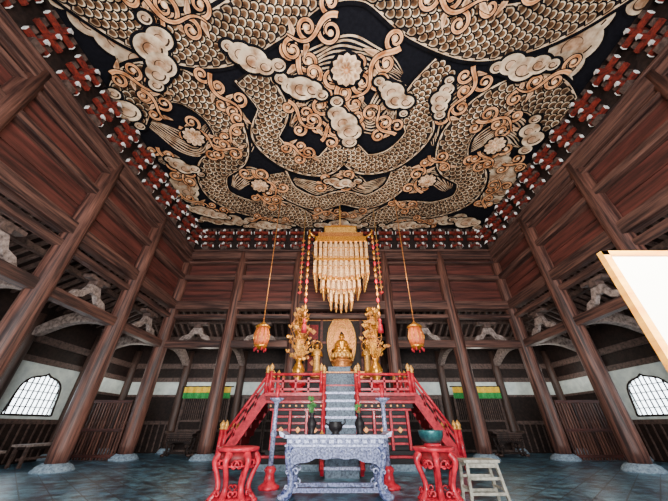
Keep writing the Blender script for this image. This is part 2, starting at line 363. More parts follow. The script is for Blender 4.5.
for i,f in enumerate(((-1.6,3.6,.9,2.8,1.35),(1.6,3.7,2.2,2.6,1.35),(-6.3,6.3,.8,2.0,1.1),(6.4,6.8,2.2,2.0,1.1),(-.9,6.9,-.6,2.0,1.2),(-4.0,8.4,1.1,2.2,1.2),(3.9,9.8,-1.8,2.2,1.2),(4.0,4.2,1.7,2.2,1.1),(-4.4,4.4,1.2,2.0,1.1),(-1.2,9.1,.1,2.4,1.1),(-7.6,7.2,1.4,2.6,1.1),(7.5,10.9,-1.6,2.4,1),(-7.2,11.0,0,1.6,.9),(3.6,7.6,.8,1.5,1),(-3.8,6.2,2.5,1.3,1),(-7.6,4.4,.2,1.8,1.1),(7.2,4.4,2.9,1.8,1.1),(-1.6,11.5,.1,3.2,.9),(-4.2,9.9,.4,1.6,1),(5.6,7.4,1.0,1.4,1),
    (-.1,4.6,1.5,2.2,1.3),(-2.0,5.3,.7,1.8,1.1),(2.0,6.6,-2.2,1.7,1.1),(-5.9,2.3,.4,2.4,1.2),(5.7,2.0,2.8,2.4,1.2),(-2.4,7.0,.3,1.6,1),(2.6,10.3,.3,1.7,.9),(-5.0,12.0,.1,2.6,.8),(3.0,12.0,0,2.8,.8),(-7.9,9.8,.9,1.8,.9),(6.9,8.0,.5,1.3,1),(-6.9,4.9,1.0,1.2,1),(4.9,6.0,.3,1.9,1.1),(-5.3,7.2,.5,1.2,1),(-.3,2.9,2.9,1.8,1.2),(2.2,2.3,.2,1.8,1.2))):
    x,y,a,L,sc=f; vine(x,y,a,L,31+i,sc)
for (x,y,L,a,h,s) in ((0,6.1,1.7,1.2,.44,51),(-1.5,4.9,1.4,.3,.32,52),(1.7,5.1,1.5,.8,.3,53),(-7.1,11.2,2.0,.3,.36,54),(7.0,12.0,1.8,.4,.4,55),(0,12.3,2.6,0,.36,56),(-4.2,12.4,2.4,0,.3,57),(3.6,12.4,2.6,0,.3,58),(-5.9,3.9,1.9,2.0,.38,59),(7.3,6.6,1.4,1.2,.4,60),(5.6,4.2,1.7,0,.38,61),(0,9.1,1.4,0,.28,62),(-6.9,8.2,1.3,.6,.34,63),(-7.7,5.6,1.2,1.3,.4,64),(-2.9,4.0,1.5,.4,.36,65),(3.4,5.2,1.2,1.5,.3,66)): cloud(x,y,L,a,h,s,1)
rosette(-3.9,9.3,.42); rosette(3.9,9.0,.42); rosette(-5.9,6.7,.42); rosette(6.1,7.1,.42); rosette(0,4.3,.5,12)
me=bpy.data.meshes.new('ceiling_painting'); me.from_pydata(pv,[],pf)
ca=me.color_attributes.new('Col','FLOAT_COLOR','POINT')
for i,c in enumerate(pc): ca.data[i].color=(c[0],c[1],c[2],1)
m,nt,bs=nm('mural_pigment'); at_=nt.nodes.new('ShaderNodeAttribute'); at_.attribute_name='Col'
no=nt.nodes.new('ShaderNodeTexNoise'); no.inputs['Scale'].default_value=4; no.inputs['Detail'].default_value=6
cr=nt.nodes.new('ShaderNodeValToRGB'); cr.color_ramp.elements[0].position=.35; cr.color_ramp.elements[0].color=(.42,.32,.26,1); cr.color_ramp.elements[1].position=.6; cr.color_ramp.elements[1].color=(1,.98,.96,1)
mx=nt.nodes.new('ShaderNodeMix'); mx.data_type='RGBA'; mx.blend_type='MULTIPLY'; mx.inputs['Factor'].default_value=1
tcn=nt.nodes.new('ShaderNodeTexCoord'); nt.links.new(tcn.outputs['Object'],no.inputs['Vector']); nt.links.new(no.outputs['Fac'],cr.inputs[0])
nt.links.new(at_.outputs['Color'],mx.inputs['A']); nt.links.new(cr.outputs[0],mx.inputs['B']); nt.links.new(mx.outputs['Result'],bs.inputs['Base Color']); bs.inputs['Roughness'].default_value=.95; bs.inputs['Specular IOR Level'].default_value=.1
me.materials.append(m)
ob=bpy.data.objects.new('ceiling_painting',me); bpy.context.scene.collection.objects.link(ob)

# ------------------------------------------------------------ aisle roofs
def aisle(name,side):
    b=B()
    def P(a,l,z):
        if side=='back': return Vector((l,YB+.3+a*(YO-YB+.2),z))
        return Vector((side*(XC+.3+a*(XO-XC+.2)),l,z))
    l0,l1=(-XO-.3,XO+.3) if side=='back' else (YF,YO+.3)
    zi,zo=6.55,4.75
    vs=[P(0,l0,zi),P(0,l1,zi),P(1,l1,zo),P(1,l0,zo)]; vs+=[v+Vector((0,0,.08)) for v in vs]
    b.add(vs,[(0,1,2,3),(7,6,5,4),(0,4,5,1),(1,5,6,2),(2,6,7,3),(3,7,4,0)],W_DARK)
    l=l0+.2
    while l<l1:
        b.beam(P(0,l,zi-.07),P(1,l,zo-.07),.1,.13,W_RAFT); l+=.36
    for a in (.33,.66): 
        z=zi+(zo-zi)*a-.2; b.beam(P(a,l0,z),P(a,l1,z),.18,.18,W_RAFT)
    b.obj(name)
aisle('ceiling_aisle_left',-1); aisle('ceiling_aisle_right',1); aisle('ceiling_aisle_back','back')
def rainbow(b,p0,p1):
    p0=Vector(p0);p1=Vector(p1);d=p1-p0;N=14
    hz=Vector((d.x,d.y,0)).normalized(); Lh=Vector((d.x,d.y,0)).length
    top=[];bot=[]
    for i in range(N+1):
        u=i/N; e=.34*math.sin(pi*u)+d.z*u
        top.append((u*Lh,e+.19)); bot.append((u*Lh,e-.19-.036*math.sin(pi*u)+(.10 if i in (0,N) else 0)))
    b.ext(top+bot[::-1],p0,hz,(0,0,1),.26,W_PALE)
b=B()
for y in rows:
    for sx in (-1,1): rainbow(b,(sx*(XC+.3),y,4.35),(sx*(XO-.3),y,3.9))
for x in (-XC,-5.35,5.35,XC): rainbow(b,(x,YB+.3,4.35),(x,YO-.3,3.9))
b.obj('trim_rainbow_beams',.03)

# ------------------------------------------------------------ outer walls
def bell(w,h):
    R=[(.5,0),(.475,.2),(.46,.4),(.445,.56),(.42,.68),(.37,.78),(.30,.85),(.21,.895),(.12,.92),(.05,.95)]
    R=[(a*w,c*h) for a,c in R]; return R+[(0,h)]+[(-a,c) for a,c in R[::-1]]+[(-.3*w,0),(-.1*w,0),(.1*w,0),(.3*w,0)]
def outer_bay(b,wb,mp,l0,l1,window):
    def bx(bb,la,lb,za,zb,th,mat,off=0):
        c0=mp(la,off-th/2,za);c1=mp(lb,off+th/2,zb)
        bb.box((c0+c1)/2,[abs(c1[i]-c0[i]) for i in range(3)],mat)
    bx(b,l0,l1,0,1.15,.12,W_DARK)
    bx(b,l0,l1,1.15,1.3,.2,W_RAFT); bx(b,l0,l1,3.05,3.25,.22,W_RAFT); bx(b,l0,l1,3.25,3.7,.1,W_DARK); bx(b,l0,l1,3.7,3.95,.24,W_RAFT); bx(b,l0,l1,3.95,5.3,.1,W_DARK)
    k=l0+.3
    while k<l1-.1:
        bx(b,k-.03,k+.03,.05,1.15,.16,W_RAFT); k+=.3
    if not window:
        bx(b,l0,l1,1.3,2.35,.1,W_DARK); bx(b,l0,l1,2.35,2.45,.16,W_RAFT); bx(b,l0,l1,2.45,3.05,.1,PLAST); return
    lc=(l0+l1)/2; w=1.9;h=1.35;z0=1.42
    pr=bell(w,h); n=len(pr); A,Z0,Z1=(l1-l0)/2,1.3-z0,3.05-z0; cz=.6
    def ray(p):
        dx,dz=p[0],p[1]-cz; ks=[]
        if abs(dx)>1e-6: ks.append(A/abs(dx))
        if dz>1e-6: ks.append((Z1-cz)/dz)
        if dz<-1e-6: ks.append((Z0-cz)/dz)
        k=min(ks); return [dx*k,cz+dz*k]
    outr=[ray(p) for p in pr]
    for cx,czz in ((A,Z0),(A,Z1),(-A,Z1),(-A,Z0)):
        a=math.atan2(czz-cz,cx); j=min(range(n),key=lambda i:abs((math.atan2(pr[i][1]-cz,pr[i][0])-a+pi)%(2*pi)-pi)); outr[j]=[cx,czz]
    for dep in (-.05,.05):
        vs=[mp(lc+p[0],dep,z0+p[1]) for p in pr]+[mp(lc+p[0],dep,z0+p[1]) for p in outr]
        b.add(vs,[(i,(i+1)%n,n+(i+1)%n,n+i) for i in range(n)],PLAST)
    vs=[mp(lc+p[0],-.05,z0+p[1]) for p in pr]+[mp(lc+p[0],.05,z0+p[1]) for p in pr]
    b.add(vs,[(i,(i+1)%n,n+(i+1)%n,n+i) for i in range(n)],PLAST)
    loop=[mp(lc+p[0],-.06,z0+p[1]) for p in pr]; wb.tube(loop+[loop[0]],.035,W_DARK,8)
    k=-.8
    while k<.85:
        hh=h*(.98-.35*abs(k/.95)**2.2)
        wb.beam(mp(lc+k,0,z0),mp(lc+k,0,z0+hh),.035,.035,W_DARK); k+=.2
    for zz in (.25,.5,.75,1.0): 
        ww=.47 if zz<.9 else .38
        wb.beam(mp(lc-w*ww,0,z0+zz),mp(lc+w*ww,0,z0+zz),.03,.03,W_DARK)
wn=1
for sx,nmz in ((-1,'left'),(1,'right')):
    b=B(); ys=[YF]+sorted(rows)+[YO]
    mp=lambda l,d,z,sx=sx:Vector((sx*(XO+d),l,z))
    for i,(y0,y1) in enumerate(zip(ys[:-1],ys[1:])):
        wb=B(); win=(i in (2,3,4,5)); outer_bay(b,wb,mp,y0,y1,win)
        if win: wb.obj('window_%d'%wn); wn+=1
    b.obj('wall_'+nmz)
b=B(); xs2=[-XO,-XC,-5.35,-2.3,2.3,5.35,XC,XO]; mp=lambda l,d,z:Vector((l,YO+d,z))
for i,(x0,x1) in enumerate(zip(xs2[:-1],xs2[1:])): outer_bay(b,None,mp,x0,x1,False)
b.obj('wall_back')
dn=1
for x0,x1 in ((-XC,-5.35),(-5.35,-2.3),(2.3,5.35),(5.35,XC)):
    d=B(); k=(x0+x1)/2; w=x1-x0-.6
    d.box((k,YO-.2,1.2),(w,.1,2.3),W_DARK)
    for q in (-1,-.02,.02,1): d.box((k+q*(w/2-.05),YO-.27,1.2),(.1,.06,2.3),W_RAFT)
    for zz in (.1,.9,1.3,2.3): d.box((k,YO-.27,zz),(w,.05,.09),W_RAFT)
    q=-w/2+.12
    while q<w/2: d.box((k+q,YO-.26,1.8),(.03,.04,1.0),W_RAFT); q+=.1
    d.obj('door_%d'%dn); dn+=1
for k in (-6.85,6.85):
    v=B(); n=48
    for (z0,z1,mat) in ((2.52,2.78,YELL),(2.26,2.52,GREEN)):
        vs=[]
        for i in range(n+1):
            x=k-1.2+2.4*i/n; y=YO-.42+.03*math.sin(i*.9); vs+= [(x,y,z0),(x,y,z1)]
        v.add(vs,[(2*i,2*i+2,2*i+3,2*i+1) for i in range(n)],mat,True)
    v.cyl((k-1.3,YO-.4,2.8),(k+1.3,YO-.4,2.8),.025,.025,W_DARK)
    v.obj('striped_valance_curtain')
b=B(); b.box((0,YF,7.8),(2*XO+.3,.15,6.4),W_DARK)
for sx in (-1,1): b.box((sx*7.7,YF,2.3),(7.7,.15,4.6),W_DARK)
b.obj('wall_front')
for sx in (-1,1):
    g=B(); x0,x1=XC+.42,XO-.4
    for zz in (.12,.95,1.95): g.box((sx*(x0+x1)/2,YB,zz),(x1-x0,.08,.1),W_PLX)
    x=x0
    while x<=x1+.01:
        g.box((sx*x,YB,1.0),(.05,.05,2.0),W_COL); x+=.115
    g.obj('lattice_gate')

# ------------------------------------------------------------ altar platform
AX=-.2
def finial(b,x,y,z,r,mat):
    b.lathe((x,y,z),[(r*1.1,0),(r*1.25,.02),(r*.8,.04),(r*1.0,.07),(r*1.25,.12),(r*.9,.18),(r*.35,.22),(.004,.26)],mat,12)
def rail(b,p0,p1,posts,h=.55,mat=RED,endp=(True,True),fin=GOLDP):
    p0=Vector(p0);p1=Vector(p1)
    for k,zz in enumerate((h,h*.62,.1)): 
        if k==0: b.tube([p0+Vector((0,0,zz)),p1+Vector((0,0,zz))],.042,mat,10)
        else: b.beam(p0+Vector((0,0,zz)),p1+Vector((0,0,zz)),.055,.065,mat)
    for i in range(posts+1):
        p=p0.lerp(p1,i/posts); e=(i==0 and endp[0]) or (i==posts and endp[1])
        if e:
            b.cyl(p,p+Vector((0,0,h+.1)),.06,.06,mat,12); finial(b,p.x,p.y,p.z+h+.1,.06,fin)
        else: b.box(p+Vector((0,0,h*.42)),(.055,.055,h*.8),mat)
ap=B(); y0,y1=10.0,12.5; W=4.6; yc=(y0+y1)/2; D=y1-y0
for (za,zb,ins,mat) in ((0,.16,-.1,STONE),(.16,.30,-.02,BLACK),(.30,.36,-.05,RED),(.36,.48,.06,BLACK),(.48,1.5,.16,BLACK),(1.5,1.56,.06,RED),(1.56,1.7,.0,BLACK),(1.7,1.78,-.05,RED),(1.78,1.9,-.08,DRED),(1.9,2.0,-.12,RED)):
    ap.box((AX,yc,(za+zb)/2),(W-2*ins,D-2*ins,zb-za),mat)
n=8
for i in range(n+1):
    x=AX-W/2+.2+(W-.4)*i/n
    if abs(x-AX)>.5: ap.box((x,y0+.1,.99),(.08,.12,1.02),RED)
for i in range(n):
    x=AX-W/2+.2+(W-.4)*(i+.5)/n
    if abs(x-AX)<.45: continue
    ap.box((x,y0+.14,.99),(.42,.06,.82),BLACK)
    for j in range(5): ap.box((x,y0+.10,.64+.175*j),(.42,.03,.055),RED)
    ap.box((x,y0+.09,.99),(.13,.03,.13),COPP,(0,pi/4,0))
for i in range(int(W/.2)):
    x=AX-W/2+.1+i*.2; ap.box((x,y0-.01,1.63),(.06,.05,.06),COPP)
ap.obj('altar_platform',.008)
r=B()
rail(r,(AX-W/2,y0,2),(AX-.62,y0,2),4); rail(r,(AX+.62,y0,2),(AX+W/2,y0,2),4)
rail(r,(AX-W/2,11.35,2),(AX-W/2,y1,2),2); rail(r,(AX+W/2,11.35,2),(AX+W/2,y1,2),2)
r.obj('altar_railing')
s=B(); nst=9
for i in range(nst):
    z=2.0*(i+1)/nst; y=8.75+ (y0-.2-8.75)*i/(nst-1)
    s.box((AX,(y+y0-.17)/2,z-.03),(.92,y0-.17-y+.02 if i<nst-1 else .2,.06),SILV)
    s.box((AX,y+.02,z-.13),(.86,.04,.2),STEPS)
for sg in (-1,1):
    s.beam((AX+sg*.5,8.6,.12),(AX+sg*.5,y0-.12,1.95),.09,.26,RED)
s.obj('altar_steps')
r=B()
for sg in (-1,1): rail(r,(AX+sg*.52,8.7,.15),(AX+sg*.52,9.8,1.95),3,.5)
r.obj('step_handrail')
for sg in (-1,1):
    s=B(); xt=AX+sg*(W/2+.18); run=1.0
    for i in range(9):
        z=2.0*(9-i)/9-.1; x=xt+sg*run*i/8
        s.box((x+sg*.06,10.8,z),(.22,1.0,.05),DRED); s.box((x-sg*.03,10.8,z-.1),(.03,1.0,.2),DRED)
    for yy in (10.25,11.35): s.beam((xt-sg*.05,yy,1.9),(xt+sg*(run+.15),yy,.14),.08,.22,RED)
    for yy in (10.25,11.35): rail(s,(xt,yy,1.98),(xt+sg*(run+.1),yy,.35),4,.55)
    for yy in (10.25,11.35): s.cyl((xt+sg*(run+.22),yy,0),(xt+sg*(run+.22),yy,1.0),.07,.06,RED,12); finial(s,xt+sg*(run+.22),yy,1.0,.07,GOLDP)
    s.obj('side_staircase')
u=B()
for (w,d,za,zb,mat) in ((1.5,1.1,2.0,2.3,STEPS),(1.3,.95,2.3,2.36,RED),(1.1,.8,2.36,2.75,STEPS),(1.2,.85,2.75,2.8,COPP),(.85,.6,2.8,3.0,STEPS)):
    u.box((AX,11.5,(za+zb)/2),(w,d,zb-za),mat)
u.obj('offering_altar',.01)
s=B(); SX=-.05
s.box((SX,13.1,1.3),(3.5,1.1,2.6),BLACK); s.box((SX,13.05,2.68),(3.6,1.1,.16),DRED); s.box((SX,12.95,2.9),(2.4,.7,.3),COPP); s.box((SX,13.35,4.3),(3.5,.1,3.1),W_DARK)
for x in (-1.7,-.95,.95,1.7): s.box((SX+x,13.28,4.3),(.12,.12,3.1),W_PLY); 
for z in (3.1,4.4,5.5,5.8): s.box((SX,13.28,z),(3.5,.08,.1),COPP if z==5.5 else W_PLX)
for x in (-1.33,1.33):
    for z in (3.5,4.9): s.box((SX+x,13.28,z),(.45,.05,.7),DRED); s.box((SX+x,13.24,z),(.2,.04,.2),COPP,(0,pi/4,0))
s.obj('altar_shrine',.01)
def mandorla(b,c,w,h,mat,depth=.06,rim=None):
    pts=[]
    for i in range(32):
        t=2*pi*i/32; x=math.sin(t)*w/2*(1-.12*math.cos(t)); z=-math.cos(t)*h/2
        if abs(i-16)<4: z+= (4-abs(i-16))*h*.012
        pts.append((x,z))
    b.ext(pts,c,(1,0,0),(0,0,1),depth,mat)
    for f,rr in ((1,.035),(.72,.02)):
        ring=[Vector(c)+Vector((x*f,-depth*.6,z*f)) for x,z in pts]; b.tube(ring+[ring[0]],rr,rim or mat,8)
    for f in (.86,.6):
        for i in range(32):
            x,z=pts[i]; b.ell(Vector(c)+Vector((x*f,-depth*.6,z*f)),(.045,.03,.06),rim or mat,n=8,m=5)
def buddha(b,c,s):
    c=Vector(c); E=lambda p,r,m=GOLD,rot=None:b.ell(c+Vector(p)*s,Vector(r)*s,m,rot,16,10)
    b.lathe(c,[(.50*s,0),(.52*s,.06*s),(.38*s,.12*s),(.34*s,.2*s),(.44*s,.26*s)],COPP,24)
    for row,(rr,zz) in enumerate(((.47,.27),(.42,.33))):
        for i in range(14):
            t=2*pi*(i+.5*row)/14; b.ell(c+Vector((math.cos(t)*rr*s,math.sin(t)*rr*s,zz*s)),(.10*s,.05*s,.12*s),GOLDP,(0,0,t+pi/2),8,6)
    E((0,0,.40),(.40,.34,.07))
    for sg in (-1,1):
        b.tube([c+Vector(q)*s for q in ((sg*.12,.05,.50),(sg*.36,-.12,.50),(sg*.22,-.30,.48),(-sg*.08,-.32,.48))],[.12*s,.13*s,.10*s,.06*s],GOLD,12)
        b.tube([c+Vector(q)*s for q in ((sg*.17,0,.96),(sg*.27,-.03,.78),(sg*.27,-.12,.64),(sg*.06,-.27,.60))],[.085*s,.085*s,.07*s,.045*s],GOLD,12)
        E((sg*.115,.0,1.19),(.02,.035,.07))
    b.lathe(c+Vector((0,0,.45*s)),[(.22*s,0),(.20*s,.15*s),(.20*s,.3*s),(.25*s,.47*s),(.20*s,.56*s),(.08*s,.6*s),(.065*s,.66*s)],GOLD,20,1,.7)
    E((0,0,1.2),(.11,.12,.145)); E((0,.02,1.28),(.115,.12,.09),BLACK); E((0,.02,1.38),(.055,.055,.06),BLACK)
    E((0,-.12,1.19),(.015,.02,.035)); E((0,-.112,1.135),(.03,.012,.008),DRED)
    for sg in (-1,1): E((sg*.04,-.11,1.215),(.02,.008,.006),BLACK)
b=B(); b.lathe((SX,12.8,3.05),[(.5,0),(.52,.05),(.4,.1),(.36,.3),(.46,.38)],COPP,20); buddha(b,(SX,12.8,3.42),.95); mandorla(b,(SX,13.1,4.3),1.3,2.5,COPP,.06,GOLDP); b.obj('golden_buddha_statue')
def attendant(x,y,z,s):
    b=B(); c=Vector((x,y,z))
    b.lathe(c,[(.26*s,0),(.28*s,.05*s),(.2*s,.1*s),(.25*s,.18*s),(.18*s,.2*s)],COPP,18)
    b.lathe(c+Vector((0,0,.2*s)),[(.17*s,0),(.16*s,.2*s),(.13*s,.5*s),(.16*s,.72*s),(.2*s,.9*s),(.15*s,1.0*s),(.06*s,1.03*s),(.05*s,1.08*s)],GOLDP,18,1,.75)
    b.ell(c+Vector((0,0,1.37*s)),(.09*s,.1*s,.12*s),GOLD); b.ell(c+Vector((0,0,1.49*s)),(.06*s,.06*s,.07*s),BLACK)
    for sg in (-1,1): b.tube([c+Vector(q)*s for q in ((sg*.17,0,1.12),(sg*.23,-.05,.92),(sg*.04,-.18,.98))],[.055*s,.05*s,.03*s],GOLD,8)
    ring=[c+Vector((math.cos(t)*.22*s,.08,1.4*s+math.sin(t)*.22*s)) for t in [i*pi/12 for i in range(25)]]; b.tube(ring,.02*s,GOLD,6)
    for i in range(12):
        t=i*pi/6; b.cyl(c+Vector((math.cos(t)*.1*s,.08,1.4*s+math.sin(t)*.1*s)),c+Vector((math.cos(t)*.28*s,.08,1.4*s+math.sin(t)*.28*s)),.012*s,.004,GOLD,6)
    b.obj('attendant_deity_statue')
attendant(SX-1.1,12.6,2.78,.95); attendant(SX+1.1,12.6,2.78,.95)
def lotus(x,y,seed):
    rnd=random.Random(seed); b=B(); z0=2.0
    b.lathe((x,y,z0),[(.28,0),(.3,.06),(.2,.12),(.2,.3),(.3,.36),(.3,.42),(.16,.46)],RED,20)
    b.lathe((x,y,z0+.46),[(.14,0),(.1,.06),(.2,.25),(.24,.42),(.16,.6),(.09,.7),(.15,.8),(.13,.81)],GOLD,20)
    top=z0+1.25
    for i in range(60):
        h=rnd.uniform(.0,2.05); r=(.50*(1-abs(h-.75)/1.7)+.05)*rnd.uniform(.4,1.15); t=rnd.uniform(0,2*pi)
        p=Vector((x+math.cos(t)*r,y+math.sin(t)*r*.6,top+h)); m=Vector((x+math.cos(t)*r*.4,y,top+h*.5))
        b.tube([(x,y,top-.1),m,p],.012,GOLD,5)
        k=rnd.random()
        if k<.45:
            b.ell(p,(.09,.012,.075),rnd.choice((GOLD,GOLDP,COPP)),(rnd.uniform(-.8,.8),rnd.uniform(-.8,.8),rnd.uniform(-.6,.6)),10,5)
        else:
            sc=rnd.uniform(.7,1.1)
            for q in range(6):
                a=q*pi/3; b.ell(p+Vector((math.cos(a)*.05,math.sin(a)*.035,.03)),(.024*sc,.022*sc,.085*sc),rnd.choice((GOLD,GOLDP)),(-.5*math.sin(a),.5*math.cos(a),0),8,5)
            b.ell(p,(.035,.035,.05),COPP)
    for i in range(12):
        t=rnd.uniform(0,2*pi); q=[Vector((x+math.cos(a*1.4+t)*.12*(a+.5)*.9,y-.1,top+.4+i*.13+math.sin(a*1.4+t)*.1*(a+.5))) for a in [j*.25 for j in range(12)]]
        b.tube(q,.014,COPP,6)
    b.obj('golden_lotus_arrangement')
lotus(-1.75,11.2,3); lotus(1.2,11.2,4)

# ------------------------------------------------------------ hanging canopy
b=B(); cx,cy=-.1,10.8
b.cyl((cx,cy,9.3),(cx,cy,ZC+.05),.03,.03,GOLDP,8)
def rect(hx,hy,zb,zt,th,mat):
    for sg in (-1,1):
        b.box((cx,cy+sg*hy,(zb+zt)/2),(2*hx+th,th,zt-zb),mat); b.box((cx+sg*hx,cy,(zb+zt)/2),(th,2*hy+th,zt-zb),mat)
b.box((cx,cy,8.95),(1.5,1.1,.1),GOLD); b.box((cx,cy,9.1),(.9,.7,.22),COPP); b.lathe((cx,cy,9.2),[(.3,0),(.2,.08),(.1,.14),(.13,.2),(.02,.3)],GOLD,16)
rect(.75,.55,8.6,8.9,.05,GOLDP); rect(1.15,.8,7.95,8.2,.06,GOLD); rect(1.02,.7,8.2,8.5,.04,COPP)
for x in (-1,1):
    for y in (-1,1):
        b.tube([(cx+x*1.15,cy+y*.8,8.2),(cx+x*1.3,cy+y*.9,8.25),(cx+x*1.4,cy+y*.95,8.42),(cx+x*1.34,cy+y*.93,8.52)],[.04,.04,.03,.015],GOLD,8)
        b.cyl((cx+x*.75,cy+y*.55,8.6),(cx+x*1.1,cy+y*.78,8.15),.03,.03,GOLD,6)
def hang(hx,hy,sp,zt,fz,w):
    nx=int(2*hx/sp); ny=int(2*hy/sp); P=[(-hx+2*hx*i/nx,s*hy) for i in range(nx+1) for s in (-1,1)]+[(s*hx,-hy+2*hy*i/ny) for i in range(1,ny) for s in (-1,1)]
    for (x,y) in P:
        z=fz(abs(x)/hx); b.box((cx+x,cy+y,(zt+z)/2),(w,w*.6,zt-z),PGOLD)
        k=zt-.35
        while k>z+.2: b.box((cx+x,cy+y,k),(w*1.25,w*.95,.035),GOLD); k-=.45
        b.box((cx+x,cy+y,z-.03),(w*1.2,w*.9,.07),COPP); b.lathe((cx+x,cy+y,z-.2),[(.012,0),(w*.4,.06),(w*.3,.14)],GOLDP,8)
hang(1.1,.75,.22,7.97,lambda u:6.2+.2*u,.11); hang(.74,.5,.2,8.0,lambda u:5.75+.15*u,.10); hang(.42,.3,.18,8.0,lambda u:5.25+.1*u,.095)
rect(.76,.52,6.2,6.3,.05,GOLD); rect(1.12,.77,7.0,7.12,.05,GOLD)
for sg in (-1,1):
    x=cx+sg*1.38
    for j in range(15): b.ell((x,cy-.93,8.1-j*.27),(.06,.06,.11),(GOLD,COPP,RED)[j%3],n=8,m=6)
    b.cyl((x,cy-.93,8.4),(x,cy-.93,4.2),.012,.012,GOLD,6); b.lathe((x,cy-.93,3.9),[(.10,0),(.08,.25),(.03,.35)],RED,12)
    x=cx+sg*1.8; b.cyl((x,cy+.4,ZC+.05),(x,cy+.4,6.0),.015,.015,GOLDP,6)
    for j in range(12): b.box((x,cy+.4,8.8-j*.25),(.12,.02,.15),(COPP,RED)[j%2],(0,pi/4,0))
b.obj('hanging_gilt_canopy')
for x in (-3.0,2.55):
    b=B(); y=10.0; z=3.35
    b.tube([(x,y,z+.9),(x,y,ZC+.05)],.018,COPP,6)
    b.lathe((x,y,z),[(.05,0),(.16,.04),(.22,.09),(.22,.14)],GOLD,16)
    b.lathe((x,y,z+.14),[(.2,0),(.25,.12),(.27,.28),(.25,.44),(.2,.62)],ORNG,24,1,1,.05,12)
    for j in range(12):
        t=j*pi/6; b.tube([(x+math.cos(t)*.21,y+math.sin(t)*.21,z+.14),(x+math.cos(t)*.285,y+math.sin(t)*.285,z+.44),(x+math.cos(t)*.21,y+math.sin(t)*.21,z+.76)],.018,GOLD,5)
    b.lathe((x,y,z+.76),[(.22,0),(.28,.03),(.22,.09),(.1,.16),(.03,.24)],GOLD,16)
    for j in range(6):
        t=j*pi/3; b.tube([(x+math.cos(t)*.2,y+math.sin(t)*.2,z+.05),(x+math.cos(t)*.2,y+math.sin(t)*.2,z-.06)],.025,RED,6)
    b.obj('hanging_brocade_lantern')

# ------------------------------------------------------------ furniture in front
def cat3(P,k=5):
    out=[];n=len(P);P=[Vector(p) for p in P]
    for i in range(n-1):
        p0=P[max(i-1,0)];p1=P[i];p2=P[i+1];p3=P[min(i+2,n-1)]
        for j in range(k):
            t=j/k; out.append(.5*((2*p1)+(p2-p0)*t+(2*p0-5*p1+4*p2-p3)*t*t+(-p0+3*p1-3*p2+p3)*t**3))
    out.append(P[-1]); return out
def curl(b,c,r,ux,mat,w,turn=8,n=12):
    ux=Vector(ux); b.tube([Vector(c)+ux*math.cos(a)*r*(1-a/turn)+Vector((0,0,math.sin(a)*r*(1-a/turn))) for a in [j*.5 for j in range(n)]],w,mat,5)
def carved_table(cx,cy,w,d,h,mat,mat2,leg=.09):
    b=B()
    b.box((cx,cy,h-.025),(w,d,.05),mat); b.box((cx,cy,h-.10),(w-.12,d-.08,.10),mat2); b.box((cx,cy,h-.165),(w-.06,d-.04,.03),mat)
    for sg in (-1,1):
        b.ext([(0,0),(.09*sg,.02),(.12*sg,.10),(.07*sg,.09),(0,.05)],(cx+sg*(w/2-.02),cy,h-.04),(1,0,0),(0,0,1),d,mat)
    for i in range(12):
        x=cx-w/2+.12+(w-.24)*i/11
        for sy in (-1,1): b.box((x,cy+sy*(d/2-.03),h-.10),(.09,.02,.055),mat)
    N=24
    for sy in (-1,1):
        low=[]
        for i in range(N+1):
            u=1-2*i/N; x=u*(w/2-.1); low.append((x,-.16-.16*abs(u)**2.5-.04*abs(math.sin(u*pi*2.5))))
        b.ext([(-w/2+.1,0),(w/2-.1,0)]+low,(cx,cy+sy*(d/2-.07),h-.17),(1,0,0),(0,0,1),.03,mat2)
        for i in range(11):
            x=cx-w/2+.2+(w-.4)*i/10
            curl(b,(x,cy+sy*(d/2-.045),h-.27),.06,(1 if i<5.5 else -1,0,0),mat,.012)
    for sx in (-1,1):
        for sy in (-1,1):
            x=cx+sx*(w/2-.14); y=cy+sy*(d/2-.08)
            P=cat3([(x,y,h-.15),(x+sx*.05,y,h*.72),(x+sx*.02,y,h*.5),(x-sx*.04,y,h*.28),(x,y,h*.12),(x+sx*.09,y,.05)])
            b.tube(P,[leg*(1.1-.4*math.sin(pi*min(1,i/20))) for i in range(len(P))],mat2,10)
            b.ell((x+sx*.08,y,.055),(.11,.08,.055),mat)
            for zz,rr in ((.66,.10),(.42,.06),(.2,.06)):
                curl(b,(x-sx*.11,y-.02*sy,h*zz),rr,(sx,0,0),mat,.018,9,14)
                curl(b,(x+sx*.03,y+sy*leg,h*zz),rr*.6,(-sx,0,0),mat,.012,9,14)
    for sy in (-1,1): b.beam((cx-w/2+.17,cy+sy*(d/2-.08),h*.15),(cx+w/2-.17,cy+sy*(d/2-.08),h*.15),.05,.06,mat2)
    for sx in (-1,1): b.beam((cx+sx*(w/2-.17),cy-(d/2-.08),h*.15),(cx+sx*(w/2-.17),cy+(d/2-.08),h*.15),.05,.06,mat2)
    return b
b=carved_table(-.37,6.6,1.95,.7,.95,SILV,BLUEG,.075)
b.obj('carved_altar_table')
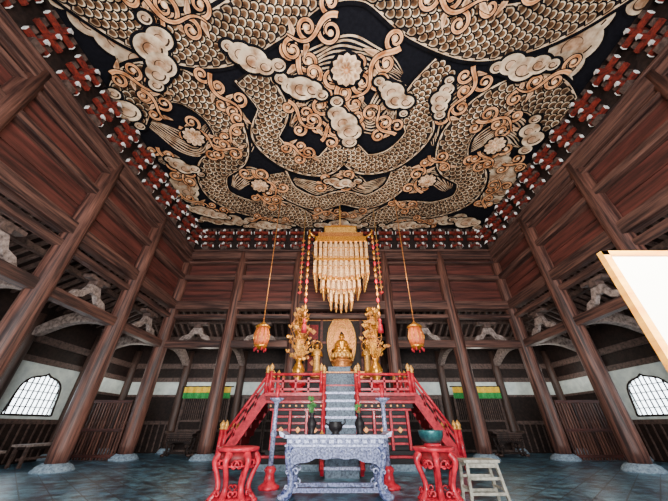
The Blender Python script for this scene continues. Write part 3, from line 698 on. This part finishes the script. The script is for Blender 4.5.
def stand(cx,cy,s=.66,h=.78):
    b=B()
    b.lathe((cx,cy,h-.07),[(s*.5,0),(s*.56,.02),(s*.56,.06),(s*.53,.07)],RED,24)
    b.lathe((cx,cy,h-.25),[(s*.40,0),(s*.47,.06),(s*.45,.18)],DRED,24)
    b.lathe((cx,cy,h-.28),[(s*.44,0),(s*.48,.015),(s*.44,.03)],RED,24)
    b.lathe((cx,cy,0.04),[(s*.5,0),(s*.52,.03),(s*.44,.06)],RED,24)
    for i in range(6):
        t=2*pi*i/6+.3; u=Vector((math.cos(t),math.sin(t),0)); c=Vector((cx,cy,0)); v=Vector((-u.y,u.x,0))
        P=cat3([c+u*s*.44+Vector((0,0,h-.1)),c+u*s*.56+Vector((0,0,h*.74)),c+u*s*.44+Vector((0,0,h*.48)),c+u*s*.38+Vector((0,0,h*.25)),c+u*s*.52+Vector((0,0,.04))])
        b.tube(P,[.07-.03*math.sin(pi*j/len(P)) for j in range(len(P))],RED,10)
        b.ell(c+u*s*.56+Vector((0,0,.035)),(.065,.065,.035),RED)
        for sg in (-1,1):
            for zz,rr in ((.68,.08),(.2,.05)): curl(b,c+u*s*.43+v*sg*.12+Vector((0,0,h*zz)),rr,v*sg,RED,.016,9)
        t2=t+pi/6; u2=Vector((math.cos(t2),math.sin(t2),0)); b.box(c+u2*s*.42+Vector((0,0,h-.16)),(.16,.02,.07),GOLDP,(0,0,t2+pi/2))
    b.obj('red_lacquer_stand')
stand(-2.13,6.15); stand(1.40,6.15)
b=B(); b.lathe((1.40,6.15,.78),[(.14,0),(.16,.03),(.12,.05)],RED,20)
b.lathe((1.40,6.15,.83),[(.10,0),(.17,.04),(.21,.10),(.22,.17),(.225,.20),(.205,.20),(.18,.11),(.1,.06)],BRONZE,28); b.obj('bronze_gong_bowl')
for x in (-1.75,.75):
    b=B(); y=7.4
    b.lathe((x,y,0),[(.22,0),(.22,.05),(.12,.1),(.09,.25),(.13,.32),(.07,.38)],RED,16)
    b.lathe((x,y,.38),[(.055,0),(.05,.5),(.075,.54),(.075,.58),(.05,.62),(.045,1.15),(.09,1.2),(.16,1.24),(.17,1.27),(.03,1.28)],SILV,16)
    b.lathe((x,y,1.65),[(.03,0),(.04,.05),(.055,.28),(.01,.3)],RED,12)
    b.obj('tall_candle_stand')
b=B(); b.lathe((-.37,6.55,.95),[(.10,0),(.06,.03),(.13,.09),(.15,.16),(.12,.2),(.14,.22),(.10,.22)],BLACK,20)
for sg in (-1,1): b.tube([(-.37+sg*.13,6.55,1.1),(-.37+sg*.2,6.55,1.15),(-.37+sg*.19,6.55,1.22)],.016,BLACK,6)
b.obj('incense_burner')
for x,pl in ((-.85,1),(.12,0)):
    b=B(); b.lathe((x,6.6,.95),[(.08,0),(.05,.04),(.09,.14),(.1,.2),(.05,.28),(.04,.33),(.07,.37),(.06,.375)],BLACK,18)
    rnd=random.Random(int(x*100))
    for i in range(12 if pl else 5):
        t=rnd.uniform(0,2*pi); r=rnd.uniform(.02,.09); h=rnd.uniform(.08,.30 if pl else .16); p=Vector((x+math.cos(t)*r,6.6+math.sin(t)*r,1.31+h))
        b.tube([(x,6.6,1.28),p],.006,LEAF,4); b.ell(p,(.028,.008,.05),LEAF,(rnd.uniform(-1,1),rnd.uniform(-1,1),t),8,5)
    b.obj('flower_vase')
def stool(cx,cy,w,d,h,mat=W_TAN):
    b=B(); 
    for i in range(4): b.box((cx,cy-d/2+d*(i+.5)/4,h-.02),(w,d/4-.015,.04),mat)
    for sx in (-1,1):
        for sy in (-1,1): b.beam((cx+sx*(w/2-.06),cy+sy*(d/2-.05),h-.04),(cx+sx*(w/2),cy+sy*(d/2-.01),0),.045,.045,mat)
        b.beam((cx+sx*(w/2-.03),cy-d/2+.03,h*.35),(cx+sx*(w/2-.03),cy+d/2-.03,h*.35),.03,.035,mat)
    for sy in (-1,1):
        b.beam((cx-w/2+.02,cy+sy*(d/2-.03),h*.25),(cx+w/2-.02,cy+sy*(d/2-.03),h*.25),.03,.04,mat)
        b.beam((cx-w/2+.02,cy+sy*(d/2-.03),h*.58),(cx+w/2-.02,cy+sy*(d/2-.03),h*.58),.03,.04,mat)
        b.box((cx,cy+sy*(d/2-.05),h-.08),(w-.1,.03,.06),mat)
    b.obj('wooden_stool')
stool(2.15,6.15,.62,.4,.6)
def bench(cx,cy,L,d,h,along='x'):
    b=B(); sz=lambda a,c,e:(a,c,e) if along=='x' else (c,a,e)
    b.box((cx,cy,h-.03),sz(L,d,.06),W_PALE)
    for k in (-1,1):
        for q in (-1,1):
            o=(k*(L/2-.12),q*(d/2-.07)); o=o if along=='x' else o[::-1]
            b.box((cx+o[0],cy+o[1],(h-.06)/2),(.07,.07,h-.06),W_RAFT)
    b.box((cx,cy,h*.35),sz(L-.24,.04,.06),W_RAFT); b.box((cx,cy,h-.1),sz(L-.24,d-.14,.08),W_DARK)
    b.obj('low_wooden_bench')
bench(-10.0,8.6,2.2,.5,.5,'y'); bench(-10.2,11.4,1.8,.5,.6,'y'); bench(10.2,8.4,2.2,.5,.5,'y')
for x in (7.1,-7.0):
    b=carved_table(x,14.4,1.2,.5,.85,W_COLG,W_DARK,.06); b.obj('side_altar_table')

b=B(); x0,x1=.975,1.9; zt=1.86; zb=1.0; y=1.2
b.box(((x0+x1)/2,y+.02,(zt+zb)/2),(x1-x0-.02,.012,zt-zb-.02),CREAM)
for xx in (x0+.018,x1-.018): b.box((xx,y+.01,(zt+zb)/2),(.036,.03,zt-zb),FRAMEW)
for zz in (zt-.012,zb+.012): b.box(((x0+x1)/2,y+.01,zz),(x1-x0,.03,.024),FRAMEW)
for xx in (x0+.3,x1-.1):
    b.beam((xx,y+.06,zb+.5),(xx,y+.06,0),.04,.04,FRAMEW); b.box((xx,y+.08,.02),(.05,.5,.04),FRAMEW)
b.beam((x0+.3,y+.06,.4),(x1-.1,y+.06,.4),.03,.04,FRAMEW)
b.obj('framed_notice_board')

# ------------------------------------------------------------ lights, world, camera
def area(name,loc,aim,sx,sy,pw,col=(1,1,1)):
    l=bpy.data.lights.new(name,'AREA'); l.shape='RECTANGLE'; l.size=sx; l.size_y=sy; l.energy=pw; l.color=col
    o=bpy.data.objects.new(name,l); o.location=loc; o.rotation_euler=(Vector(aim)-Vector(loc)).to_track_quat('-Z','Y').to_euler(); bpy.context.scene.collection.objects.link(o)
area('doorway_fill',(0,-5.2,2.6),(0,9,3),7,4.2,1150,(.95,.97,1))  # added area fill inside the door opening, on top of sky light
area('ceiling_fill_entrance',(0,-1.5,2.0),(0,7,10.8),6,1.5,2300,(1,.94,.87))  # fill added to brighten the mural; no fixture stands here
def pt(name,loc,pw,r=.3,col=(1,.9,.8)):
    l=bpy.data.lights.new(name,'POINT'); l.energy=pw; l.shadow_soft_size=r; l.color=col
    o=bpy.data.objects.new(name,l); o.location=loc; bpy.context.scene.collection.objects.link(o)
pt('aisle_fill',(-10.3,14.4,3.4),50); pt('aisle_fill',(10.3,14.4,3.4),50)  # unseen point fills added to lift the dark aisles
pt('aisle_fill',(-6.8,14.6,3.6),60); pt('aisle_fill',(6.8,14.6,3.6),60)
pt('aisle_fill',(-10,5.2,2.6),130); pt('aisle_fill',(10,5.2,2.6),130)
pt('altar_fill',(-1.2,9.0,5.4),330,.3,(1,.85,.65)); pt('altar_fill',(.9,9.0,5.4),330,.3,(1,.85,.65))  # fill points added to brighten the altar; separate from the hanging lanterns
w=bpy.data.worlds.new('daylight'); bpy.context.scene.world=w; w.use_nodes=True
bg=w.node_tree.nodes['Background']; bg.inputs[0].default_value=(.84,.93,1,1); bg.inputs[1].default_value=9.0
cam=bpy.data.cameras.new('camera'); cam.lens=275/668*36; cam.sensor_width=36; cam.clip_start=.05
co=bpy.data.objects.new('camera',cam); co.location=(-.4,0,1.1); co.rotation_euler=(math.radians(90+32.5),0,0)
bpy.context.scene.collection.objects.link(co); bpy.context.scene.camera=co
